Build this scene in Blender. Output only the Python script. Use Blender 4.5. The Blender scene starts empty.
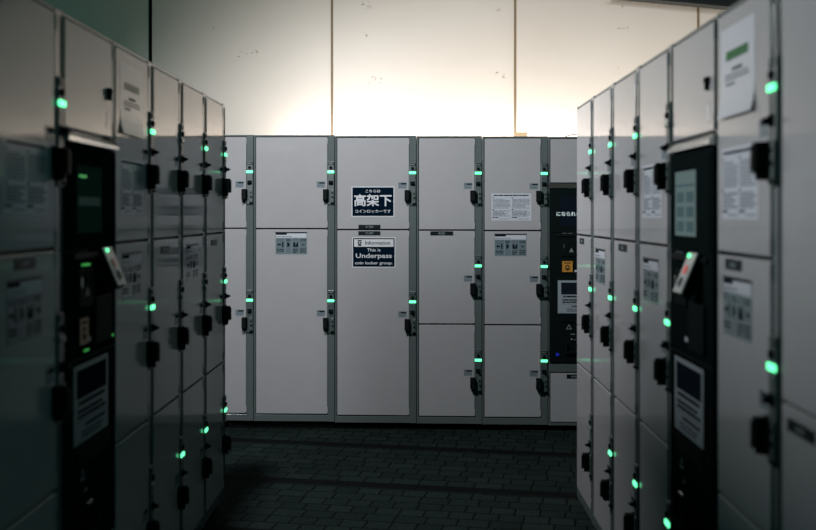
import bpy, bmesh, math, random
from mathutils import Vector, Matrix

# ------------------------------------------------------------------ camera
CAM_Z = 1.395
scene = bpy.context.scene
COL = scene.collection
cam_d = bpy.data.cameras.new('camera')
cam = bpy.data.objects.new('camera', cam_d)
COL.objects.link(cam)
cam.location = (0, 0, CAM_Z)
cam.rotation_euler = (math.pi / 2, 0, 0)
cam_d.sensor_width = 36
cam_d.lens = 977 * 36 / 816
cam_d.shift_x = -7 / 816
cam_d.shift_y = -51 / 816
cam_d.clip_start = 0.05
cam_d.dof.use_dof = True
cam_d.dof.focus_distance = 6.35
cam_d.dof.aperture_fstop = 2.3
scene.camera = cam

# ------------------------------------------------------------------ world, lights, exposure
world = bpy.data.worlds.new('world')
scene.world = world
world.use_nodes = True
wb = world.node_tree.nodes['Background']
wb.inputs['Color'].default_value = (0.03, 0.50, 0.45, 1)
wb.inputs['Strength'].default_value = 0.31

def area(name, loc, aim, sx, sy, watts, color, spread=math.pi):
    d = bpy.data.lights.new(name, 'AREA')
    d.shape = 'RECTANGLE'; d.size = sx; d.size_y = sy
    d.energy = watts; d.color = color; d.spread = spread
    o = bpy.data.objects.new(name, d); COL.objects.link(o)
    o.location = loc
    o.rotation_euler = (Vector(aim) - Vector(loc)).to_track_quat('-Z', 'Y').to_euler()
    return o

def point(name, loc, watts, color, radius):
    d = bpy.data.lights.new(name, 'POINT')
    d.energy = watts; d.color = color; d.shadow_soft_size = radius
    o = bpy.data.objects.new(name, d); COL.objects.link(o); o.location = loc
    return o

# lamps hidden behind the back row that wash the wall panels
for i in range(4):
    x0 = -0.50 + i * 1.3
    area('wall_wash_light', (x0, 7.12, 1.90), (x0, 8.20, 2.75), 1.15, 0.06, 6.6, (1.0, 0.865, 0.735))
    area('wall_base_light', (x0, 8.04, 1.86), (x0, 8.20, 2.12), 1.15, 0.04, 9.5, (1.0, 0.90, 0.80))
# added soft fill light above the left row, brightens the upper right row
area('right_row_fill_light', (-2.5, 3.0, 2.75), (0.8, 3.0, 1.5), 0.7, 0.7, 235, (0.93, 0.97, 1.0))
# ceiling lamp over the passage end, and a distant one behind the viewer
sd = bpy.data.lights.new('passage_ceiling_lamp', 'SPOT')
sd.energy = 830; sd.color = (0.95, 0.97, 1.0); sd.shadow_soft_size = 0.07; sd.spot_size = math.radians(120); sd.spot_blend = 0.85
so = bpy.data.objects.new('passage_ceiling_lamp', sd); COL.objects.link(so); so.location = (-1.0, 4.15, 3.2)
so.rotation_euler = (Vector((0.15, 6.3, 0.5)) - so.location).to_track_quat('-Z', 'Y').to_euler()
point('distant_lamp', (-2.9, -3.0, 2.45), 5, (1.0, 0.9, 0.75), 0.09)

scene.view_settings.view_transform = 'Standard'
scene.view_settings.look = 'None'
scene.view_settings.gamma = 1
scene.view_settings.exposure = -0.28
scene.view_settings.use_curve_mapping = False

# ------------------------------------------------------------------ materials
MATS = {}
def mat(name, color, rough=0.5, metal=0.0, emit=None, strength=0.0, spec=0.5, coat=0.0):
    m = bpy.data.materials.new(name); m.use_nodes = True
    b = m.node_tree.nodes['Principled BSDF']
    b.inputs['Base Color'].default_value = (*color, 1)
    b.inputs['Roughness'].default_value = rough
    b.inputs['Metallic'].default_value = metal
    b.inputs['Specular IOR Level'].default_value = spec
    b.inputs['Coat Weight'].default_value = coat
    if emit:
        b.inputs['Emission Color'].default_value = (*emit, 1)
        b.inputs['Emission Strength'].default_value = strength
    MATS[name] = m
    return m

def nodes(m):
    return m.node_tree.nodes, m.node_tree.links, m.node_tree.nodes['Principled BSDF']

def painted(name, color, rough, var=0.05, bump=0.02, scale=9.0):
    """Painted sheet steel: faint tone variation, uneven gloss, slight waviness."""
    m = mat(name, color, rough)
    N, L, b = nodes(m)
    tc = N.new('ShaderNodeTexCoord')
    n1 = N.new('ShaderNodeTexNoise'); n1.inputs['Scale'].default_value = scale; n1.inputs['Detail'].default_value = 5
    L.new(tc.outputs['Object'], n1.inputs['Vector'])
    mix = N.new('ShaderNodeMix'); mix.data_type = 'RGBA'
    mix.inputs[6].default_value = (*[c * (1 - var) for c in color], 1)
    mix.inputs[7].default_value = (*[min(1, c * (1 + var)) for c in color], 1)
    L.new(n1.outputs['Fac'], mix.inputs[0]); L.new(mix.outputs[2], b.inputs['Base Color'])
    mr = N.new('ShaderNodeMapRange')
    mr.inputs['To Min'].default_value = rough * 0.75; mr.inputs['To Max'].default_value = rough * 1.3
    n2 = N.new('ShaderNodeTexNoise'); n2.inputs['Scale'].default_value = 3.0; n2.inputs['Detail'].default_value = 6
    L.new(tc.outputs['Object'], n2.inputs['Vector'])
    L.new(n2.outputs['Fac'], mr.inputs['Value']); L.new(mr.outputs['Result'], b.inputs['Roughness'])
    n3 = N.new('ShaderNodeTexNoise'); n3.inputs['Scale'].default_value = 2.2; n3.inputs['Detail'].default_value = 1
    L.new(tc.outputs['Object'], n3.inputs['Vector'])
    bp = N.new('ShaderNodeBump'); bp.inputs['Strength'].default_value = bump; bp.inputs['Distance'].default_value = 0.02
    L.new(n3.outputs['Fac'], bp.inputs['Height']); L.new(bp.outputs['Normal'], b.inputs['Normal'])
    return m

painted('door_paint', (0.152, 0.148, 0.152), 0.10, bump=0.003)
_b = nodes(MATS['door_paint'])[2]; _b.inputs['Specular IOR Level'].default_value = 0.20; _b.inputs['Anisotropic'].default_value = 0.8
_N, _L, _ = nodes(MATS['door_paint'])
_t = _N.new('ShaderNodeVectorTransform'); _t.vector_type = 'VECTOR'; _t.convert_from = 'OBJECT'; _t.convert_to = 'WORLD'
_t.inputs[0].default_value = (1, 0, 0); _L.new(_t.outputs[0], _b.inputs['Tangent'])   # rolled sheet: gloss smears sideways
painted('frame_paint', (0.043, 0.050, 0.050), 0.14, bump=0.0)
painted('edge_metal', (0.14, 0.14, 0.14), 0.25, bump=0.0)
mat('dark_metal', (0.003, 0.004, 0.004), 0.45, spec=0.03)
mat('black_plastic', (0.0022, 0.0035, 0.0035), 0.5, spec=0.01)
mat('panel_black', (0.0025, 0.004, 0.004), 0.35, spec=0.0)
mat('grey_plastic', (0.024, 0.032, 0.032), 0.4)
mat('navy', (0.0010, 0.0035, 0.0075), 0.6, spec=0.0)
mat('white_print', (0.24, 0.24, 0.25), 0.4)
mat('paper', (0.215, 0.222, 0.242), 0.14, spec=0.2)
mat('poster_grey', (0.12, 0.135, 0.145), 0.3, spec=0.1)
mat('ink', (0.004, 0.006, 0.009), 0.7, spec=0.0)
mat('grey_ink', (0.055, 0.06, 0.072), 0.7, spec=0.0)
mat('silver_sticker', (0.085, 0.105, 0.112), 0.15, spec=0.2)
mat('sticker_panel', (0.055, 0.073, 0.08), 0.15)
mat('chrome', (0.6, 0.6, 0.58), 0.2, metal=1.0)
mat('plate_black', (0.002, 0.004, 0.005), 0.4, spec=0.1)
mat('plate_print', (0.065, 0.08, 0.083), 0.5)
mat('green_band', (0.008, 0.055, 0.018), 0.4, spec=0.1)
mat('amber', (0.21, 0.088, 0.007), 0.45)
mat('reader_shell', (0.20, 0.20, 0.19), 0.35)
mat('red_mark', (0.55, 0.05, 0.04), 0.4)
mat('led_green', (0.02, 0.3, 0.1), 0.3, emit=(0.14, 1.0, 0.44), strength=2.3)
mat('led_off', (0.05, 0.08, 0.07), 0.3)
mat('led_orange', (0.3, 0.06, 0.02), 0.3, emit=(1.0, 0.16, 0.04), strength=0.25)
mat('led_small', (0.02, 0.3, 0.05), 0.3, emit=(0.12, 1.0, 0.18), strength=0.35)
mat('led_blue', (0.01, 0.02, 0.3), 0.3, emit=(0.02, 0.06, 0.7), strength=0.008)
mat('screen_grey', (0.01, 0.015, 0.015), 0.3, spec=0.0, emit=(0.36, 0.50, 0.50), strength=0.28)
mat('screen_tile', (0.01, 0.015, 0.015), 0.3, spec=0.0, emit=(0.16, 0.28, 0.32), strength=0.28)
mat('screen_dark', (0.002, 0.003, 0.005), 0.3, spec=0.0, emit=(0.02, 0.06, 0.11), strength=0.035)
mat('screen_text', (0.02, 0.02, 0.02), 0.6, spec=0.0, emit=(0.80, 0.95, 1.0), strength=0.95)
mat('screen_green', (0.001, 0.002, 0.002), 0.3, spec=0.0, emit=(0.03, 0.12, 0.09), strength=0.04)
mat('screen_dim_text', (0.003, 0.006, 0.006), 0.6, spec=0.0, emit=(0.25, 0.5, 0.42), strength=0.04)
mat('tan_wood', (0.50, 0.33, 0.18), 0.6)
mat('rubber', (0.003, 0.003, 0.003), 0.7, spec=0.0)
mat('seam_filler', (0.20, 0.145, 0.085), 0.8)
mat('beam_steel', (0.010, 0.012, 0.012), 0.7)

# wall panels: off-white coated board with a few scuffed chips
def wall_mat():
    m = mat('wall_panel', (0.66, 0.63, 0.58), 0.45)
    N, L, b = nodes(m)
    geo = N.new('ShaderNodeNewGeometry')
    sep = N.new('ShaderNodeSeparateXYZ'); L.new(geo.outputs['Position'], sep.inputs[0])
    k = 977 / 8.2
    spots = [(250, 51, .075, .035), (238, 56, .04, .02), (368, 5, .05, .03), (364, 35, .04, .03), (500, 11, .06, .025),
             (494, 28, .03, .03), (497, 75, .07, .03), (375, 80, .09, .03), (622, 27, .05, .03), (620, 8, .04, .03), (618, 72, .035, .04), (215, 28, .03, .02)]
    total = None
    for (px, py, rx, rz) in spots:
        X = (px - 415) / k; Z = CAM_Z + (214 - py) / k
        def ax(sock, c, r):
            s = N.new('ShaderNodeMath'); s.operation = 'SUBTRACT'; L.new(sep.outputs[sock], s.inputs[0]); s.inputs[1].default_value = c
            d = N.new('ShaderNodeMath'); d.operation = 'DIVIDE'; L.new(s.outputs[0], d.inputs[0]); d.inputs[1].default_value = r
            p = N.new('ShaderNodeMath'); p.operation = 'MULTIPLY'; L.new(d.outputs[0], p.inputs[0]); L.new(d.outputs[0], p.inputs[1])
            return p
        a1 = ax('X', X, rx * 1.4); a2 = ax('Z', Z, rz * 1.4)
        s = N.new('ShaderNodeMath'); s.operation = 'ADD'; L.new(a1.outputs[0], s.inputs[0]); L.new(a2.outputs[0], s.inputs[1])
        f = N.new('ShaderNodeMath'); f.operation = 'SUBTRACT'; f.use_clamp = True; f.inputs[0].default_value = 1; L.new(s.outputs[0], f.inputs[1])
        if total is None: total = f
        else:
            t = N.new('ShaderNodeMath'); t.operation = 'MAXIMUM'; L.new(total.outputs[0], t.inputs[0]); L.new(f.outputs[0], t.inputs[1]); total = t
    nz = N.new('ShaderNodeTexNoise'); nz.inputs['Scale'].default_value = 38; nz.inputs['Detail'].default_value = 4
    L.new(geo.outputs['Position'], nz.inputs['Vector'])
    mu = N.new('ShaderNodeMath'); mu.operation = 'MULTIPLY_ADD'; L.new(total.outputs[0], mu.inputs[0]); mu.inputs[1].default_value = 0.16; L.new(nz.outputs['Fac'], mu.inputs[2])
    mr = N.new('ShaderNodeMapRange'); mr.inputs['From Min'].default_value = 0.68; mr.inputs['From Max'].default_value = 0.86; L.new(mu.outputs[0], mr.inputs['Value'])
    mm = N.new('ShaderNodeMath'); mm.operation = 'MULTIPLY'; L.new(mr.outputs[0], mm.inputs[0])
    gt = N.new('ShaderNodeMath'); gt.operation = 'GREATER_THAN'; L.new(total.outputs[0], gt.inputs[0]); gt.inputs[1].default_value = 0.02
    L.new(gt.outputs[0], mm.inputs[1])
    # faint broad grime
    n2 = N.new('ShaderNodeTexNoise'); n2.inputs['Scale'].default_value = 1.3; n2.inputs['Detail'].default_value = 6
    L.new(geo.outputs['Position'], n2.inputs['Vector'])
    g = N.new('ShaderNodeMix'); g.data_type = 'RGBA'; g.inputs[6].default_value = (0.62, 0.55, 0.485, 1); g.inputs[7].default_value = (0.71, 0.65, 0.59, 1)
    L.new(n2.outputs['Fac'], g.inputs[0])
    x = N.new('ShaderNodeMix'); x.data_type = 'RGBA'; x.inputs[7].default_value = (0.20, 0.16, 0.11, 1)
    L.new(mm.outputs[0], x.inputs[0]); L.new(g.outputs[2], x.inputs[6]); L.new(x.outputs[2], b.inputs['Base Color'])
wall_mat()

# paving: small dark block pavers in running bond, laid skewed to the lockers, with darker border courses
def floor_mat():
    m = mat('paving', (0.03, 0.035, 0.035), 0.8, spec=0.03)
    N, L, b = nodes(m)
    tc = N.new('ShaderNodeTexCoord')
    mp = N.new('ShaderNodeMapping'); mp.inputs['Rotation'].default_value = (0, 0, math.radians(10.8))
    L.new(tc.outputs['Object'], mp.inputs['Vector'])
    br = N.new('ShaderNodeTexBrick')
    br.inputs['Color1'].default_value = (0.0030, 0.0058, 0.0052, 1); br.inputs['Color2'].default_value = (0.0052, 0.0088, 0.0078, 1)
    br.inputs['Mortar'].default_value = (0.0006, 0.001, 0.001, 1)
    br.inputs['Scale'].default_value = 1.0; br.inputs['Mortar Size'].default_value = 0.005
    br.inputs['Brick Width'].default_value = 0.118; br.inputs['Row Height'].default_value = 0.105; br.offset = 0.42; br.squash = 1.25; br.squash_frequency = 3
    L.new(mp.outputs['Vector'], br.inputs['Vector'])
    sep = N.new('ShaderNodeSeparateXYZ'); L.new(mp.outputs['Vector'], sep.inputs[0])
    ad = N.new('ShaderNodeMath'); ad.operation = 'SUBTRACT'; L.new(sep.outputs['Y'], ad.inputs[0]); ad.inputs[1].default_value = FLOOR_BAND
    md = N.new('ShaderNodeMath'); md.operation = 'MODULO'; L.new(ad.outputs[0], md.inputs[0]); md.inputs[1].default_value = 0.84
    lt = N.new('ShaderNodeMath'); lt.operation = 'LESS_THAN'; L.new(md.outputs[0], lt.inputs[0]); lt.inputs[1].default_value = 0.098
    mx = N.new('ShaderNodeMix'); mx.data_type = 'RGBA'; mx.inputs[7].default_value = (0.001, 0.0015, 0.0015, 1)
    L.new(lt.outputs[0], mx.inputs[0]); L.new(br.outputs['Color'], mx.inputs[6])
    nz = N.new('ShaderNodeTexNoise'); nz.inputs['Scale'].default_value = 60; nz.inputs['Detail'].default_value = 6
    L.new(tc.outputs['Object'], nz.inputs['Vector'])
    mr = N.new('ShaderNodeMapRange'); mr.inputs['To Min'].default_value = 0.55; mr.inputs['To Max'].default_value = 1.45; L.new(nz.outputs['Fac'], mr.inputs['Value'])
    mul = N.new('ShaderNodeMix'); mul.data_type = 'RGBA'; mul.blend_type = 'MULTIPLY'; mul.inputs[0].default_value = 1
    L.new(mx.outputs[2], mul.inputs[6]); L.new(mr.outputs['Result'], mul.inputs[7]); L.new(mul.outputs[2], b.inputs['Base Color'])
    bp = N.new('ShaderNodeBump'); bp.inputs['Strength'].default_value = 0.6; bp.inputs['Distance'].default_value = 0.006
    inv = N.new('ShaderNodeMath'); inv.operation = 'SUBTRACT'; L.new(nz.outputs['Fac'], inv.inputs[0]); L.new(br.outputs['Fac'], inv.inputs[1])
    L.new(inv.outputs[0], bp.inputs['Height']); L.new(bp.outputs['Normal'], b.inputs['Normal'])
FLOOR_BAND = -20 * 0.84 + 0.75
floor_mat()
mat('concrete', (0.07, 0.07, 0.065), 0.9)
_N, _L, _b = nodes(MATS['concrete'])
_n = _N.new('ShaderNodeTexNoise'); _n.inputs['Scale'].default_value = 4; _n.inputs['Detail'].default_value = 8
_r = _N.new('ShaderNodeValToRGB'); _r.color_ramp.elements[0].color = (0.045, 0.045, 0.042, 1); _r.color_ramp.elements[1].color = (0.10, 0.10, 0.095, 1)
_L.new(_n.outputs['Fac'], _r.inputs['Fac']); _L.new(_r.outputs['Color'], _b.inputs['Base Color'])

# ------------------------------------------------------------------ mesh helpers
# unit space: x to the right across the front, z up, -y out towards the person in front of it
FONT_CACHE = {}
def text_mesh(body, bold):
    key = (body, bold)
    if key in FONT_CACHE: return FONT_CACHE[key]
    cu = bpy.data.curves.new('t', 'FONT'); cu.body = body; cu.align_x = 'CENTER'; cu.align_y = 'CENTER'
    cu.resolution_u = 3; cu.offset = bold
    o = bpy.data.objects.new('t', cu); COL.objects.link(o)
    bpy.context.view_layer.update()
    me = bpy.data.meshes.new_from_object(o.evaluated_get(bpy.context.evaluated_depsgraph_get()))
    vs = [v.co.copy() for v in me.vertices]; fs = [list(p.vertices) for p in me.polygons]
    bpy.data.objects.remove(o); bpy.data.curves.remove(cu); bpy.data.meshes.remove(me)
    FONT_CACHE[key] = (vs, fs)
    return vs, fs

class MB:
    def __init__(self): self.bm = bmesh.new(); self.mats = []
    def mi(self, m):
        if m not in self.mats: self.mats.append(m)
        return self.mats.index(m)
    def _finish(self, before, m, smooth=False):
        i = self.mi(m)
        for f in self.bm.faces:
            if f not in before: f.material_index = i; f.smooth = smooth
    def box(self, x0, x1, y0, y1, z0, z1, m, bevel=0.0, seg=2):
        before = set(self.bm.faces)
        r = bmesh.ops.create_cube(self.bm, size=1)
        M = Matrix.Translation(((x0 + x1) / 2, (y0 + y1) / 2, (z0 + z1) / 2)) @ Matrix.Diagonal((abs(x1 - x0), abs(y1 - y0), abs(z1 - z0), 1))
        bmesh.ops.transform(self.bm, matrix=M, verts=r['verts'])
        if bevel:
            es = {e for v in r['verts'] for e in v.link_edges}
            bmesh.ops.bevel(self.bm, geom=list(es), offset=bevel, segments=seg, affect='EDGES', profile=0.5)
        self._finish(before, m)
        return self
    def cyl(self, p0, p1, r0, m, r1=None, seg=20, smooth=True):
        before = set(self.bm.faces)
        p0, p1 = Vector(p0), Vector(p1); d = p1 - p0
        M = Matrix.Translation((p0 + p1) / 2) @ d.to_track_quat('Z', 'Y').to_matrix().to_4x4()
        bmesh.ops.create_cone(self.bm, cap_ends=True, segments=seg, radius1=r0, radius2=r0 if r1 is None else r1, depth=d.length, matrix=M)
        self._finish(before, m, smooth)
        for f in self.bm.faces:
            if f not in before and len(f.verts) > 4: f.smooth = False
        return self
    def prism(self, pts, y0, y1, m):
        """outline in x,z pulled from y0 (back) to y1 (front)"""
        before = set(self.bm.faces)
        a = [self.bm.verts.new((x, y1, z)) for x, z in pts]; b = [self.bm.verts.new((x, y0, z)) for x, z in pts]
        n = len(pts)
        self.bm.faces.new(a); self.bm.faces.new(list(reversed(b)))
        for i in range(n): self.bm.faces.new((a[i], b[i], b[(i + 1) % n], a[(i + 1) % n]))
        bmesh.ops.recalc_face_normals(self.bm, faces=[f for f in self.bm.faces if f not in before])
        self._finish(before, m)
        return self
    def side_prism(self, pts, x0, x1, m):
        """outline in y,z pulled from x0 to x1"""
        before = set(self.bm.faces)
        a = [self.bm.verts.new((x0, y, z)) for y, z in pts]; b = [self.bm.verts.new((x1, y, z)) for y, z in pts]
        n = len(pts)
        self.bm.faces.new(a); self.bm.faces.new(list(reversed(b)))
        for i in range(n): self.bm.faces.new((a[i], b[i], b[(i + 1) % n], a[(i + 1) % n]))
        bmesh.ops.recalc_face_normals(self.bm, faces=[f for f in self.bm.faces if f not in before])
        self._finish(before, m)
        return self
    def rect(self, x0, x1, z0, z1, y, m):
        return self.box(x0, x1, y, y + 0.0006, z0, z1, m)
    def text(self, body, cx, cz, w, h, y, m, bold=0.0):
        """lettering fitted into a w x h rectangle; w None keeps the proportions"""
        vs, fs = text_mesh(body, bold)
        if not vs: return self
        x0 = min(v.x for v in vs); x1 = max(v.x for v in vs); z0 = min(v.y for v in vs); z1 = max(v.y for v in vs)
        sz = h / (z1 - z0); sx = sz if w is None else w / (x1 - x0)
        i = self.mi(m)
        nv = [self.bm.verts.new((cx + (v.x - (x0 + x1) / 2) * sx, y, cz + (v.y - (z0 + z1) / 2) * sz)) for v in vs]
        for f in fs:
            try:
                nf = self.bm.faces.new([nv[k] for k in f]); nf.material_index = i
            except ValueError: pass
        return self
    def lines(self, x0, x1, z0, z1, y, n, m, rnd, fill=0.45, ragged=0.35):
        """illegible small print: thin ragged rules"""
        st = (z1 - z0) / n
        for k in range(n):
            zc = z1 - (k + 0.5) * st
            xe = x1 - (x1 - x0) * (rnd.random() * ragged if rnd.random() < 0.6 else 0)
            xs = x0
            while xs < xe:
                xw = min(xe, xs + rnd.uniform(0.008, 0.035))
                self.rect(xs, xw, zc - st * fill / 2, zc + st * fill / 2, y, m)
                xs = xw + rnd.uniform(0.0015, 0.004)
        return self
    def mesh(self, name):
        me = bpy.data.meshes.new(name)
        self.bm.to_mesh(me); self.bm.free()
        for m in self.mats: me.materials.append(MATS[m])
        return me

CACHE = {}
def cached(key, fn, name):
    if key not in CACHE: CACHE[key] = fn().mesh(name)
    return CACHE[key]

def add(name, me, parent=None, loc=(0, 0, 0), label=None):
    o = bpy.data.objects.new(name, me); COL.objects.link(o)
    if parent: o.parent = parent
    o.location = loc
    if label: o['label'] = label
    return o

def tag(o, label, cat, group=None):
    o['label'] = label; o['category'] = cat
    if group: o['group'] = group

def struct(name, mb, loc=(0, 0, 0), rot=(0, 0, 0)):
    o = add(name, mb.mesh(name), None, loc); o.rotation_euler = rot
    o['kind'] = 'structure'
    return o

# ------------------------------------------------------------------ setting
WALL_Y = 8.2
FLOOR_Z = -0.028
struct('floor', MB().box(-5, 5, -5, 9, -0.13, FLOOR_Z, 'paving'))
struct('wall_back', MB().box(-5, 5, WALL_Y, WALL_Y + 0.15, FLOOR_Z, 3.7, 'wall_panel'))
struct('ceiling', MB().box(-5, 5, 5.2, 9, 3.7, 3.9, 'concrete'))
k = 977 / WALL_Y
for i, px in enumerate((150.5, 332, 515, 698)):
    xw = (px - 415) / k
    hw = 0.013 if i == 0 else 0.009
    struct('trim_%d' % (i + 1), MB().box(xw - hw, xw + hw, WALL_Y - 0.006, WALL_Y, FLOOR_Z, 3.7, 'rubber' if i == 0 else 'seam_filler'))
# dark steel girder crossing high in front of the wall on the right
g = MB(); L_ = 3.4
g.box(-L_ / 2, L_ / 2, -0.06, 0.06, 0, 0.012, 'beam_steel').box(-L_ / 2, L_ / 2, -0.06, 0.06, 0.228, 0.24, 'beam_steel').box(-L_ / 2, L_ / 2, -0.006, 0.006, 0.012, 0.228, 'beam_steel')
kb = 977 / 7.9
struct('ceiling_beam', g, ((680 - 415) / kb + 1.0, 7.9, CAM_Z + (214 - 4) / kb - 1.0 * 0.094), (0, math.radians(5.4), 0))

# ------------------------------------------------------------------ locker parts
TOP, DT, DB, BASE = 1.915, 1.900, 0.074, 0.022
ROWS3 = [(1.900, 1.3005), (1.2915, 0.6825), (0.6735, 0.074)]
ROWS2 = [(1.900, 1.3005), (1.2915, 0.074)]
ROWSH = [(1.900, 0.9985), (0.9935, 0.074)]
FR, STRIP = 0.016, 0.052      # left stile, lock strip on the right
DEPTH = 0.55
DF = -0.006                   # front face of the doors

def body_mesh(w, rows, strip=True):
    def f():
        b = MB(); s = STRIP if strip else FR
        b.box(0.001, w - 0.001, 0.014, DEPTH, BASE, TOP, 'frame_paint', 0.002, 1)
        b.box(0.001, FR - 0.004, -0.003, 0.016, BASE, TOP, 'frame_paint', 0.002)
        b.box(w - s + 0.004, w - 0.001, -0.003, 0.016, BASE, TOP, 'frame_paint', 0.002)
        b.box(0.001, w - 0.001, -0.001, 0.016, DT + 0.004, TOP, 'frame_paint', 0.003)
        b.box(0.001, w - 0.001, -0.001, 0.016, BASE, DB - 0.008, 'frame_paint', 0.003)
        # folded lips along the lock strip
        if strip:
            b.box(w - 0.006, w - 0.002, -0.006, 0.004, BASE + 0.05, TOP - 0.015, 'frame_paint', 0.001, 1)
            b.box(w - s + 0.003, w - s + 0.007, -0.005, 0.004, BASE + 0.05, TOP - 0.015, 'frame_paint', 0.001, 1)
        for (t, bt) in rows[1:]:
            b.box(FR - 0.003, w - s + 0.003, 0.006, 0.016, t - 0.002, t + 0.011, 'dark_metal')
        return b
    return cached(('body', round(w, 4), tuple(rows), strip), f, 'cabinet_body')

def door_mesh(w, h):
    """folded steel door; origin at top left corner of the leaf"""
    def f():
        b = MB()
        b.box(0, w, DF, 0.013, -h, 0, 'door_paint', 0.0025, 3)
        # pressed edge rolls and the hinge tabs
        b.box(w - 0.004, w + 0.0025, DF - 0.001, 0.006, -h + 0.03, -0.03, 'edge_metal', 0.001, 1)
        for zc in (-0.025, -h + 0.025):
            b.box(w - 0.003, w + 0.006, DF - 0.003, 0.006, zc - 0.020, zc + 0.020, 'door_paint', 0.002)
        return b
    return cached(('door', round(w, 4), round(h, 4)), f, 'door')

def handle_mesh():
    """origin: right edge of the door at the handle's centre height"""
    def f():
        b = MB()
        b.box(-0.026, 0.016, -0.012, DF + 0.002, -0.034, 0.040, 'black_plastic', 0.003)
        b.box(-0.022, 0.010, -0.040, -0.010, -0.030, 0.037, 'black_plastic', 0.003)
        b.box(-0.020, -0.010, -0.034, DF, -0.047, -0.029, 'black_plastic', 0.003)
        b.box(0.000, 0.008, -0.030, DF, -0.043, -0.029, 'black_plastic', 0.002)
        b.box(-0.016, 0.004, -0.0455, -0.042, -0.030, 0.030, 'dark_metal', 0.001, 1)
        return b
    return cached(('handle',), f, 'handle')

def panel_mesh():
    """lock panel; origin on the strip centre at the light's height, front of strip"""
    def f():
        b = MB(); hw = 0.0215
        b.box(-hw, hw, -0.012, 0.003, -0.215, 0.068, 'grey_plastic', 0.003)
        b.box(-hw + 0.003, hw - 0.003, -0.0135, -0.011, 0.045, 0.064, 'plate_black', 0.001, 1)
        b.box(-hw + 0.003, hw - 0.003, -0.0130, -0.011, -0.040, -0.018, 'grey_plastic', 0.001, 1)
        return b
    return cached(('panel',), f, 'lock_panel')
def plate_num_mesh():
    def f():
        b = MB(); r = random.Random(3)
        for i in range(4): b.rect(-0.0145 + i * 0.0075, -0.0145 + i * 0.0075 + 0.0045, 0.050, 0.059, -0.0142, 'plate_print')
        return b
    return cached(('num',), f, 'number_plate')
def button_mesh():
    return cached(('button',), lambda: MB().cyl((0, -0.011, 0.028), (0, -0.019, 0.028), 0.0105, 'black_plastic', 0.009), 'button')
def key_mesh():
    def f():
        b = MB()
        b.box(-0.015, 0.015, -0.0165, -0.011, -0.085, -0.057, 'black_plastic', 0.003)
        b.cyl((0, -0.018, -0.071), (0, -0.030, -0.071), 0.0085, 'black_plastic', 0.0065)
        b.box(-0.010, 0.010, -0.036, -0.030, -0.0735, -0.0685, 'dark_metal', 0.0015)
        return b
    return cached(('key',), f, 'key_knob')
def catch_mesh():
    def f():
        b = MB()
        b.box(0.000, 0.020, -0.017, -0.011, -0.200, -0.115, 'grey_plastic', 0.002)
        b.cyl((0.009, -0.016, -0.137), (0.009, -0.021, -0.137), 0.005, 'black_plastic', seg=12)
        b.cyl((0.011, -0.016, -0.165), (0.011, -0.022, -0.165), 0.006, 'black_plastic', seg=12)
        b.box(-0.002, 0.022, -0.020, -0.011, -0.209, -0.202, 'black_plastic', 0.001, 1)
        return b
    return cached(('catch',), f, 'latch_plate')
def led_mesh(kind):
    return cached(('led', kind), lambda: MB().box(-0.0225, 0.0225, -0.017, -0.010, -0.0085, 0.0085, kind, 0.003, 3), 'status_light')

def door_label_mesh(green=False):
    def f():
        b = MB()
        b.rect(-0.028, 0.028, -0.021, 0.021, DF - 0.0005, 'silver_sticker')
        b.rect(-0.012, 0.026, 0.006, 0.016, DF - 0.001, 'ink')
        b.rect(-0.026, -0.016, 0.006, 0.016, DF - 0.001, 'green_band' if green else 'grey_ink')
        for zc in (0.0, -0.007, -0.014): b.rect(-0.024, 0.022, zc - 0.0018, zc + 0.0012, DF - 0.001, 'grey_ink')
        return b
    return cached(('dlabel', green), f, 'door_label')

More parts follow.
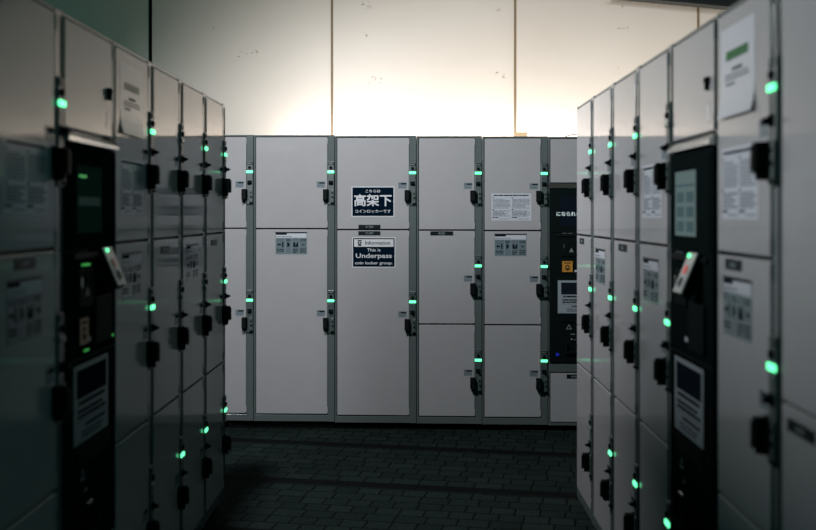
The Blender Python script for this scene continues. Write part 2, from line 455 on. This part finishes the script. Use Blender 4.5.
def instructions_mesh():
    """how-to sticker, 0.21 x 0.148, origin top left"""
    def f():
        b = MB(); r = random.Random(11); y = DF - 0.0005; y2 = DF - 0.001; y3 = DF - 0.0015; W, H = 0.21, 0.148
        b.rect(0, W, -H, 0, y, 'silver_sticker')
        b.rect(0, W, -0.008, 0, y2, 'plate_black')
        b.rect(0.004, 0.075, -0.018, -0.008, y2, 'ink')
        b.rect(0.076, W - 0.004, -0.038, -0.009, y2, 'paper'); b.rect(0.004, 0.076, -0.038, -0.019, y2, 'paper')
        b.lines(0.008, 0.135, -0.034, -0.026, y3, 1, 'grey_ink', r)
        xs = [(0.005, 0.062), (0.068, 0.106), (0.111, 0.157), (0.160, 0.206)]
        for i, (a, c) in enumerate(xs):
            b.rect(a, c, -H + 0.006, -0.042, y2, 'sticker_panel')
            b.lines(a + 0.003, c - 0.003, -0.062, -0.046, y3, 2, 'ink' if i % 2 else 'grey_ink', r)
        zc = -0.083
        b.prism([(0.012, zc), (0.024, zc + 0.010), (0.024, zc + 0.004), (0.038, zc + 0.004), (0.038, zc - 0.004), (0.024, zc - 0.004), (0.024, zc - 0.010)], y2, y3, 'ink')
        b.rect(0.044, 0.053, zc - 0.017, zc + 0.017, y3, 'ink')
        b.rect(0.078, 0.088, zc - 0.015, zc + 0.015, y3, 'ink'); b.prism([(0.088, zc + 0.012), (0.097, zc), (0.088, zc - 0.012)], y2, y3, 'ink')
        b.rect(0.118, 0.132, zc - 0.016, zc + 0.014, y3, 'ink'); b.prism([(0.130, zc - 0.016), (0.150, zc - 0.016), (0.150, zc + 0.020), (0.138, zc + 0.004)], y2, y3, 'ink')
        b.cyl((0.183, y2, zc), (0.183, y3, zc), 0.010, 'grey_ink', seg=14); b.rect(0.176, 0.194, zc - 0.004, zc + 0.002, y3 - 0.0002, 'ink')
        b.lines(0.008, 0.058, -0.132, -0.110, y3, 2, 'ink', r)
        b.lines(0.115, 0.150, -0.140, -0.108, y3, 3, 'ink', r); b.lines(0.163, 0.203, -0.138, -0.106, y3, 3, 'ink', r)
        return b
    return cached(('instr',), f, 'instruction_sticker')

def notice_mesh():
    """two column terms sheet 0.262 x 0.178, origin top left"""
    def f():
        b = MB(); r = random.Random(5); y = DF - 0.0005; y3 = DF - 0.001; W, H = 0.262, 0.178
        b.rect(0, W, -H, 0, y, 'paper')
        b.lines(0.014, 0.245, -0.018, -0.008, y3, 1, 'ink', r, 0.7, 0)
        for (a, c) in ((0.010, 0.122), (0.136, 0.252)):
            b.rect(a - 0.004, a + 0.006, -0.031, -0.026, y3, 'ink')
            b.lines(a, c, -0.100, -0.034, y3, 8, 'grey_ink', r, 0.42)
            b.rect(a - 0.004, a + 0.008, -0.109, -0.104, y3, 'ink')
            b.lines(a, c, -0.152, -0.111, y3, 5, 'grey_ink', r, 0.5)
            b.lines(a - 0.004, a + 0.035, -0.162, -0.155, y3, 1, 'ink', r, 0.8, 0)
            b.lines(a + 0.04, c, -0.170, -0.165, y3, 1, 'grey_ink', r, 0.6)
        return b
    return cached(('notice',), f, 'notice')

def price_plate_mesh(txt=None, w=0.145):
    def f():
        b = MB()
        b.box(-w / 2, w / 2, DF - 0.0025, DF + 0.001, -0.0135, 0.0135, 'plate_black', 0.001, 1)
        if txt: b.text(txt, 0, 0, None, 0.016, DF - 0.003, 'plate_print', 0.01)
        else:
            for i in range(4): b.rect(-0.02 + i * 0.011, -0.013 + i * 0.011, -0.006, 0.006, DF - 0.003, 'plate_print')
        return b
    return cached(('price', txt, w), f, 'price_plate')

def green_notice_mesh():
    """tall white sheet with a green bar, lower edge curling off the door; origin top left, 0.25 x 0.225"""
    def f():
        b = MB(); r = random.Random(8); W, H = 0.25, 0.225; n = 10
        bm = b.bm; i = b.mi('paper')
        pts = [(DF - 0.0006, 0)] + [(DF - 0.0006 - 0.010 * (max(0, t / n - 0.7) / 0.3) ** 2, -H * t / n) for t in range(1, n + 1)]
        back = [(y + 0.0004, z) for y, z in pts]
        a = [bm.verts.new((0, y, z)) for y, z in pts]; c = [bm.verts.new((W, y, z)) for y, z in pts]
        for t in range(n):
            f_ = bm.faces.new((a[t], a[t + 1], c[t + 1], c[t])); f_.material_index = i
        a2 = [bm.verts.new((0, y, z)) for y, z in back]; c2 = [bm.verts.new((W, y, z)) for y, z in back]
        for t in range(n):
            f_ = bm.faces.new((c2[t], c2[t + 1], a2[t + 1], a2[t])); f_.material_index = i
        f_ = bm.faces.new((a[n], a2[n], c2[n], c[n])); f_.material_index = i
        b.rect(0.045, 0.205, -0.083, -0.060, DF - 0.0014, 'green_band')
        y = DF - 0.0014
        b.lines(0.09, 0.165, -0.112, -0.104, y, 1, 'ink', r, 0.8, 0)
        b.lines(0.035, 0.215, -0.135, -0.116, y, 2, 'grey_ink', r, 0.4, 0.1)
        b.lines(0.045, 0.11, -0.148, -0.138, y, 1, 'grey_ink', r, 0.6, 0)
        return b
    return cached(('gnotice',), f, 'green_bar_notice')

def sign_location():
    b = MB(); y, y2 = DF - 0.0006, DF - 0.0010; W, H = 0.283, 0.200
    b.rect(0, W, -H, 0, y, 'white_print'); b.rect(0.006, W - 0.006, -H + 0.006, -0.006, y2, 'navy')
    y3 = y2 - 0.0004
    b.text('こちらは', W / 2, -0.030, 0.098, 0.019, y3, 'white_print', 0.012)
    b.text('高架下', W / 2, -0.090, 0.248, 0.080, y3, 'white_print', 0.022)
    b.text('コインロッカーです', W / 2, -0.163, 0.235, 0.022, y3, 'white_print', 0.012)
    return b.mesh('location_sign')

def sign_information():
    b = MB(); y, y2 = DF - 0.0006, DF - 0.0010; W, H = 0.286, 0.200
    b.rect(0, W, -H, 0, y, 'white_print'); b.rect(0.006, W - 0.006, -H + 0.006, -0.006, y2, 'navy')
    y3 = y2 - 0.0004; y4 = y3 - 0.0004
    b.rect(0.013, W - 0.013, -0.063, -0.013, y3, 'white_print')
    # locker pictogram
    b.rect(0.036, 0.064, -0.026, -0.019, y4, 'ink'); b.rect(0.038, 0.062, -0.043, -0.029, y4, 'ink'); b.rect(0.040, 0.060, -0.057, -0.045, y4, 'ink')
    b.rect(0.046, 0.054, -0.040, -0.033, y4 - 0.0004, 'white_print')
    b.text('Information', 0.168, -0.037, 0.165, 0.025, y4, 'ink', 0.012)
    b.text('This is', W / 2, -0.084, 0.088, 0.020, y3, 'white_print', 0.010)
    b.text('Underpass', W / 2, -0.126, 0.238, 0.040, y3, 'white_print', 0.014)
    b.text('coin locker group.', W / 2, -0.172, 0.248, 0.026, y3, 'white_print', 0.012)
    return b.mesh('information_sign')

def make_root(name, loc, rz, label, cat, group):
    r = bpy.data.objects.new(name, None); COL.objects.link(r)
    r.empty_display_size = 0.2; r.location = loc; r.rotation_euler = (0, 0, rz)
    tag(r, label, cat, group)
    return r

def plinth(root, w, dz):
    """dark recessed foot reaching the paving"""
    add('plinth', cached(('plinth', round(w, 4), round(dz, 4)), lambda: MB().box(0.002, w - 0.002, 0.03, DEPTH - 0.02, FLOOR_Z - dz, BASE + 0.002, 'rubber'), 'plinth'), root)

def locker(loc, rz, w, rows, label, group, lights=None, extras=None, labels=True):
    """extras: {row: [(name, mesh, x, z, label)]}; lights: one letter per row, g lit, o orange, - off"""
    root = make_root('coin_locker', loc, rz, label, 'locker', group)
    add('cabinet_body', body_mesh(w, rows), root)
    plinth(root, w, loc[2])
    dw = w - FR - STRIP
    lights = lights or 'g' * len(rows)
    for i, (t, bt) in enumerate(rows):
        d = add('door', door_mesh(dw, t - bt), root, (FR, 0, t))
        off = 0.235
        if len(rows) == 2 and i == 1: off = 0.475
        if rows is ROWSH: off = 0.47
        add('handle', handle_mesh(), d, (dw, 0, -off - 0.148))
        if labels: add('door_label', door_label_mesh(False), d, (dw - 0.040, 0, -off - 0.078))
        p = add('lock_panel', panel_mesh(), root, (w - STRIP / 2 + 0.001, 0, t - off + 0.005))
        kind = {'g': 'led_green', 'o': 'led_orange', '-': 'led_off'}[lights[i]]
        add('status_light', led_mesh(kind), p, label={'g': 'green glowing status light', 'o': 'dim orange status light', '-': 'unlit status light'}[lights[i]])
        add('number_plate', plate_num_mesh(), p); add('button', button_mesh(), p)
        add('key_knob', key_mesh(), p); add('latch_plate', catch_mesh(), p)
        for (nm, me, x, z, lb) in (extras or {}).get(i, []):
            add(nm, me, d, (x - FR, 0, z - t), lb)
    return root

INS = lambda x, z=1.275: ('instruction_sticker', instructions_mesh(), x, z, 'silver how-to sticker with four pictograms')
NOT = lambda x, z=1.562: ('notice', notice_mesh(), x, z, 'white sheet with two columns of small print')
PLT = lambda x, z, t=None, w=0.145: ('price_plate', price_plate_mesh(t, w), x, z, 'small black price plate')
GRN = lambda x, z=1.862: ('green_bar_notice', green_notice_mesh(), x, z, 'white notice with a green bar')

# ------------------------------------------------------------------ payment console
def console(loc, rz, w, label, group, screen):
    root = make_root('payment_console', loc, rz, label, 'locker terminal', group)
    P0, P1 = 0.437, 1.572           # black fascia
    def body():
        b = MB()
        b.box(0.001, w - 0.001, 0.014, DEPTH, BASE, TOP, 'frame_paint', 0.002, 1)
        b.box(0.001, FR - 0.003, 0, 0.016, BASE, TOP, 'frame_paint', 0.002); b.box(w - FR + 0.003, w - 0.001, 0, 0.016, BASE, TOP, 'frame_paint', 0.002)
        b.box(0.001, w - 0.001, -0.001, 0.016, DT + 0.004, TOP, 'frame_paint', 0.003)
        b.box(0.001, w - 0.001, -0.001, 0.016, BASE, 0.045, 'frame_paint', 0.003)
        b.box(0.001, w - 0.001, -0.001, 0.016, 0.372, P0, 'frame_paint', 0.003)
        return b
    add('cabinet_body', cached(('cbody', w), body, 'cabinet_body'), root)
    plinth(root, w, loc[2])
    # small upper door with round key lock
    d = add('door', door_mesh(w - 2 * FR, 0.285), root, (FR, 0, 1.900), 'small upper service door')
    add('key_lock', cached(('klock',), lambda: MB().cyl((0, DF, 0), (0, DF - 0.010, 0), 0.012, 'black_plastic', 0.011).cyl((0, DF - 0.010, 0), (0, DF - 0.014, 0), 0.007, 'dark_metal').box(-0.003, 0.003, DF - 0.012, DF, -0.026, -0.008, 'black_plastic', 0.001, 1), 'key_lock'), d, (w - 2 * FR - 0.045, 0, -0.150))
    add('door_label', cached(('clab',), lambda: MB().rect(-0.011, 0.011, -0.026, 0.026, DF - 0.0005, 'silver_sticker').rect(-0.008, 0.008, -0.022, 0.022, DF - 0.0009, 'paper'), 'door_label'), d, (w - 2 * FR - 0.048, 0, -0.235))
    # bright folded hood rail between door and fascia
    add('hood_rail', cached(('hood', w), lambda: MB().side_prism([(0.014, 1.606), (-0.010, 1.603), (-0.022, 1.590), (-0.022, 1.578), (0.014, 1.573)], 0.004, w - 0.004, 'chrome'), 'hood_rail'), root)
    def fascia():
        b = MB()
        b.box(0.008, w - 0.008, -0.012, 0.014, P0, P1, 'panel_black', 0.004)
        b.box(0.020, w - 0.020, -0.016, -0.012, 1.288, 1.555, 'panel_black', 0.002)        # screen surround
        b.box(0.050, w - 0.045, -0.020, -0.012, 1.262, 1.278, 'dark_metal', 0.002)          # ledge
        b.box(0.085, 0.205, -0.020, -0.012, 1.130, 1.235, 'black_plastic', 0.004)           # coin and bill unit
        b.box(0.225, 0.375, -0.020, -0.012, 1.015, 1.150, 'black_plastic', 0.004)
        b.box(0.085, 0.360, -0.018, -0.012, 0.700, 0.752, 'black_plastic', 0.003)
        for z in (1.288, 0.99, 0.74): b.box(0.012, w - 0.012, -0.0128, -0.010, z - 0.0015, z + 0.0015, 'dark_metal')
        b.box(0.100, 0.115, -0.022, -0.014, 1.150, 1.215, 'dark_metal', 0.001, 1)
        return b
    fa = add('fascia', cached(('fascia', w), fascia, 'fascia'), root, label='glossy black control panel')
    F = -0.0165
    # screen
    s = MB(); sx0, sx1, sz0, sz1 = 0.080, 0.290, 1.332, 1.518
    r = random.Random(2)
    if screen == 'grey':
        s.rect(sx0, sx1, sz0, sz1, F, 'screen_grey')
        s.rect(sx0 + .01, sx1 - .01, sz1 - 0.045, sz1 - 0.038, F - .0005, 'screen_tile')
        for a in range(3):
            for c in range(2):
                x = sx0 + 0.018 + c * 0.100; z = sz1 - 0.060 - a * 0.042
                s.rect(x, x + 0.075, z - 0.030, z, F - .0005, 'screen_tile')
        lb = 'lit grey-blue touch screen with tiles'
    elif screen == 'text':
        s.rect(sx0, sx1 + 0.08, sz0, sz1, F, 'screen_dark')
        s.text('になられる', 0.130, 1.410, 0.152, 0.028, F - .0005, 'screen_text', 0.01)
        lb = 'dark screen with white Japanese letters'
    else:
        s.rect(sx0, sx1, sz0, sz1, F, 'screen_green')
        s.rect(sx0 + .015, sx0 + .075, sz1 - 0.033, sz1 - 0.027, F - .0005, 'led_small')
        s.lines(sx0 + .01, sx1 - .02, 1.405, 1.435, F - .0005, 1, 'screen_dim_text', r, 0.8, 0)
        lb = 'dim green screen'
    add('screen', s.mesh('screen'), root, label=lb)
    # card reader wedge
    def reader():
        b = MB()
        b.side_prism([(-0.012, 1.285), (-0.024, 1.285), (-0.066, 1.185), (-0.064, 1.172), (-0.050, 1.165), (-0.012, 1.200)], 0.264, 0.340, 'black_plastic')
        n = Vector((0, -0.100, 0.042)).normalized()
        def on_(x, t, l): # along the slanted face
            p = Vector((x, -0.024 - 0.042 * t, 1.285 - 0.100 * t)); return p + n * l
        on = on_
        a_, c_ = on(0, -0.02, 0.0), on(0, 1.06, 0.0); a2, c2 = on(0, -0.02, 0.004), on(0, 1.06, 0.004)
        b.side_prism([(a_.y, a_.z), (a2.y, a2.z), (c2.y, c2.z), (c_.y, c_.z)], 0.262, 0.342, 'reader_shell')
        on0 = on; on = lambda x, t, l: on0(x, t, l + 0.004)
        b.cyl(on(0.302, 0.72, 0.0), on(0.302, 0.72, 0.0015), 0.026, 'white_print')
        b.cyl(on(0.302, 0.45, 0.001), on(0.302, 0.45, 0.003), 0.014, 'red_mark'); b.cyl(on(0.302, 0.78, 0.001), on(0.302, 0.78, 0.003), 0.015, 'dark_metal')
        return b
    rd = add('card_reader', cached(('reader',), reader, 'card_reader'), root, label='slanted pale grey card reader')
    add('status_light', cached(('rl',), lambda: MB().cyl((0.285, -0.024, 1.278), (0.285, -0.036, 1.281), 0.0075, 'led_green', 0.005, 14), 'status_light'), rd, label='green light on the card reader')
    # stickers, slots, lamps
    def amber():
        b = MB(); b.rect(0.090, 0.158, 1.030, 1.101, -0.0208, 'amber')
        y = -0.0214
        b.lines(0.102, 0.146, 1.084, 1.094, y, 1, 'ink', random.Random(4), 0.7, 0)
        b.cyl((0.124, y + .0006, 1.062), (0.124, y, 1.062), 0.015, 'ink', seg=16); b.cyl((0.124, y, 1.062), (0.124, y - .0004, 1.062), 0.008, 'amber', seg=16)
        b.prism([(0.104, 1.052), (0.124, 1.038), (0.144, 1.052), (0.124, 1.046)], y + .0006, y, 'ink')
        return b
    if screen != 'grey': add('warning_sticker', cached(('amber',), lambda: amber().box(0.088, 0.160, -0.0205, -0.011, 1.028, 1.103, 'black_plastic', 0.001, 1), 'warning_sticker'), root, label='square amber sticker with a dark symbol')
    def cz(nm, key, fn, lb=None): return add(nm, cached((key,), fn, nm), root, label=lb)
    cz('slot_label', 'wl', lambda: MB().rect(0.170, 0.200, 1.030, 1.043, -0.0130, 'paper'))
    cz('caption', 'cp1', lambda: MB().rect(0.090, 0.120, 1.281, 1.285, -0.0165, 'grey_ink'))
    cz('caption', 'cp2', lambda: MB().rect(0.130, 0.160, 1.281, 1.285, -0.0165, 'grey_ink'))
    cz('slot_lever', 'lv', lambda: MB().box(0.098, 0.106, -0.0235, -0.018, 1.185, 1.212, 'chrome', 0.001, 1))
    if screen == 'green':
        for q, args in enumerate(((0.125, 0.168, -0.022, -0.012, 1.243, 1.248), (0.145, 0.180, -0.015, -0.011, 1.006, 1.010), (0.395, 0.402, -0.015, -0.011, 1.018, 1.024))):
            cz('slot_light', 'sl%d' % q, lambda: MB().box(*args, 'led_small'), 'thin green slot light')
    if screen == 'text':
        add('indicator_light', cached(('bl',), lambda: MB().cyl((0.060, -0.012, 0.490), (0.060, -0.017, 0.490), 0.012, 'led_blue', seg=14), 'indicator_light'), root, label='faint blue light')
    y = -0.0128
    cz('warning_triangle', 'tr1', lambda: MB().prism([(0.115, 0.655), (0.155, 0.655), (0.135, 0.690)], y + .0006, y, 'plate_print').prism([(0.124, 0.660), (0.146, 0.660), (0.135, 0.680)], y, y - .0004, 'panel_black'))
    cz('slot_lip', 'lip', lambda: MB().box(0.145, 0.185, -0.024, -0.012, 0.582, 0.592, 'chrome', 0.002))
    cz('caption', 'cp3', lambda: MB().rect(0.145, 0.175, 0.620, 0.626, y, 'plate_print'))
    cz('warning_triangle', 'tr2', lambda: MB().prism([(0.135, 1.160), (0.165, 1.160), (0.150, 1.190)], -0.0204, -0.0210, 'plate_print'))
    def tray():
        b = MB()
        b.prism([(0.110, 0.500), (0.215, 0.500), (0.215, 0.570), (0.205, 0.570), (0.205, 0.512), (0.120, 0.512), (0.120, 0.570), (0.110, 0.570)], -0.011, -0.034, 'dark_metal')
        return b
    cz('return_tray', 'tray', tray)
    def poster():
        b = MB(); x0, x1, z0, z1 = 0.062, 0.352, 0.760, 0.975; y = -0.0136; y2 = y - 0.0005; q = random.Random(9)
        b.rect(x0, x1, z0, z1, y, 'poster_grey'); b.rect(x0 + 0.022, x1 - 0.018, z1 - 0.092, z1 - 0.014, y2, 'ink')
        b.lines(x0 + 0.035, x1 - 0.03, z1 - 0.113, z1 - 0.098, y2, 1, 'ink', q, 0.7, 0)
        b.lines(x0 + 0.03, x1 - 0.02, z1 - 0.150, z1 - 0.120, y2, 2, 'ink', q, 0.6, 0.2)
        b.rect(x0 + 0.02, x1 - 0.02, z1 - 0.1555, z1 - 0.154, y2, 'grey_ink')
        b.lines(x0 + 0.09, x1 - 0.03, z1 - 0.176, z1 - 0.164, y2, 1, 'ink', q, 0.7, 0.2)
        b.lines(x0 + 0.06, x1 - 0.04, z1 - 0.206, z1 - 0.182, y2, 2, 'grey_ink', q, 0.6, 0.2)
        return b
    add('poster', cached(('poster',), poster, 'poster'), root, label='white notice with a dark top half')
    # lower door
    ld = add('door', door_mesh(w - 2 * FR, 0.318), root, (FR, 0, 0.366), 'low blank door')
    add('price_plate', price_plate_mesh(None, 0.10), ld, (0.155, 0, -0.020))
    return root

# ------------------------------------------------------------------ back row (steps down slightly with the paving)
YAW = -0.033
def back_pos(s, dz):        # s metres along the row from the 335 px boundary
    x0, y0 = (335 - 415) / 977 * 6.45, 6.45
    return (x0 + s * math.cos(YAW), y0 + s * math.sin(YAW), dz)
GB = 'coin lockers in the back row'
locker(back_pos(-1.078, 0.004), YAW, 0.538, ROWS2, 'wide two-door locker at far left of the back row, partly behind the left row', GB)
locker(back_pos(-0.539, 0.002), YAW, 0.538, ROWS2, 'wide two-door locker with only a silver how-to sticker, left of the navy signs', GB,
       extras={1: [INS(0.145, 1.274)]})
sgn1 = sign_location(); sgn2 = sign_information()
locker(back_pos(0.0, -0.004), YAW, 0.538, ROWS2, 'wide two-door locker bearing the two navy signs and two black price plates', GB,
       extras={0: [('location_sign', sgn1, 0.110, 1.580, 'navy sign with large white Japanese lettering'), PLT(0.228, 1.3145, '¥ 700', 0.145)],
               1: [PLT(0.228, 1.2725, '¥1,500', 0.145), ('information_sign', sgn2, 0.114, 1.246, 'navy sign reading Underpass coin locker group')]})
locker(back_pos(0.539, -0.007), YAW, 0.430, ROWS3, 'narrow three-door back locker without papers, only a black price plate on its middle door', GB,
       extras={1: [PLT(0.165, 1.275, '¥500', 0.150)]})
locker(back_pos(0.970, -0.010), YAW, 0.430, ROWS3, 'narrow three-door back locker with white notice and silver sticker beside the console', GB,
       extras={0: [NOT(0.060, 1.540)], 1: [INS(0.080, 1.276)]})
console(back_pos(1.401, -0.014), YAW, 0.430, 'payment console at right end of the back row, white Japanese letters on its screen', 'payment consoles', 'text')

# ------------------------------------------------------------------ left row (faces right); u runs away from the viewer
XL, XR, W = -0.923, 0.789, 0.436
GL, GR = 'coin lockers in the left row', 'coin lockers in the right row'
def left(y0): return (XL, y0, 0.010)
def right(y0): return (XR, y0, 0.0)
H = math.pi / 2
yl = [4.72 - i * 0.4355 for i in range(1, 8)]
locker(left(yl[0]), H, W, ROWS3, 'farthest narrow locker of the dark left row, next to the back row, black plate only', GL, extras={1: [PLT(0.175, 1.255, None, 0.12)]})
locker(left(yl[1]), H, W, ROWS3, 'second locker from the far end of the left row, how-to sticker on middle door', GL, 'g-g', extras={1: [INS(0.070, 1.262)]})
locker(left(yl[2]), H, W, ROWS3, 'third locker from the far end of the left row, black plate and no sticker', GL, '--g', extras={1: [PLT(0.175, 1.255, None, 0.12)]})
locker(left(yl[3]), H, W, ROWS3, 'left row locker right of the console, green-bar notice on its top door', GL, 'gg-',
       extras={0: [GRN(0.060), NOT(0.060)], 1: [INS(0.080, 1.262)]})
console(left(yl[4]), H, W, 'payment console in the dark left row with a dim green screen', 'payment consoles', 'green')
locker(left(yl[5]), H, W, ROWS3, 'nearest left row locker at the photo edge, small-print sheet and silver sticker', GL, 'g--',
       extras={0: [NOT(0.070)], 1: [PLT(0.19, 1.268, None, 0.12), INS(0.085, 1.235)]})

# ------------------------------------------------------------------ right row (faces left); u runs towards the viewer
yr = [4.74 - i * 0.440 for i in range(7)]
W = 0.439
locker(right(yr[0]), -H, W, ROWS3, 'farthest locker of the right row, beside the back console, black plate on middle door', GR, 'gg-', extras={1: [PLT(0.16, 1.268, None, 0.11)]})
locker(right(yr[1]), -H, W, ROWS3, 'second locker from the far end of the right row, silver how-to sticker on middle door', GR, 'ggg', extras={1: [INS(0.065, 1.248)]})
locker(right(yr[2]), -H, W, ROWS3, 'third locker from the far end of the right row, black plate and no papers', GR, 'ggg', extras={1: [PLT(0.18, 1.268, None, 0.14)]})
locker(right(yr[3]), -H, W, ROWS3, 'right row locker left of the console, small-print sheet above a silver sticker', GR, '-gg',
       extras={0: [NOT(0.060, 1.560)], 1: [INS(0.070, 1.248)]})
console(right(yr[4]), -H, W, 'payment console in the right row with a lit grey-blue touch screen', 'payment consoles', 'grey')
locker(right(yr[5]), -H, W, ROWS3, 'right row locker nearer than the console, green-bar notice on its top door', GR, 'ggg',
       extras={0: [GRN(0.040, 1.860), NOT(0.050, 1.560)], 1: [PLT(0.140, 1.270, None, 0.12), INS(0.060, 1.240)]})
locker(right(yr[6]), -H, 0.540, ROWSH, 'wide two-door locker at right photo edge with plain tall doors', GR, 'gg', extras={1: [PLT(0.12, 0.955, None, 0.14)]}, labels=False)

# ------------------------------------------------------------------ small things on top of the back row
kt = 977 / 6.62
o = add('wooden_block', MB().box(-0.040, 0.040, -0.03, 0.03, 0, 0.042, 'tan_wood', 0.003).mesh('wooden_block'), None, ((521 - 415) / kt, 6.62, TOP - 0.010))
tag(o, 'small tan block lying on top of the back row below a wall seam', 'block')
cu = bpy.data.curves.new('cable', 'CURVE'); cu.dimensions = '3D'; cu.bevel_depth = 0.003; cu.bevel_resolution = 2
sp = cu.splines.new('BEZIER'); P = [(0.99, 6.62, TOP - 0.009), (1.05, 6.61, TOP + 0.014), (1.12, 6.60, TOP + 0.018), (1.30, 6.60, TOP - 0.010)]
sp.bezier_points.add(3)
for bp_, p in zip(sp.bezier_points, P):
    bp_.co = p; bp_.handle_left_type = bp_.handle_right_type = 'AUTO'
cu.materials.append(MATS['rubber'])
tmp = bpy.data.objects.new('cable_path', cu); COL.objects.link(tmp)
bpy.context.view_layer.update()
me = bpy.data.meshes.new_from_object(tmp.evaluated_get(bpy.context.evaluated_depsgraph_get()))
bpy.data.objects.remove(tmp)
o = add('cable', me)
tag(o, 'thin dark cable looping over the top of the back row', 'cable')
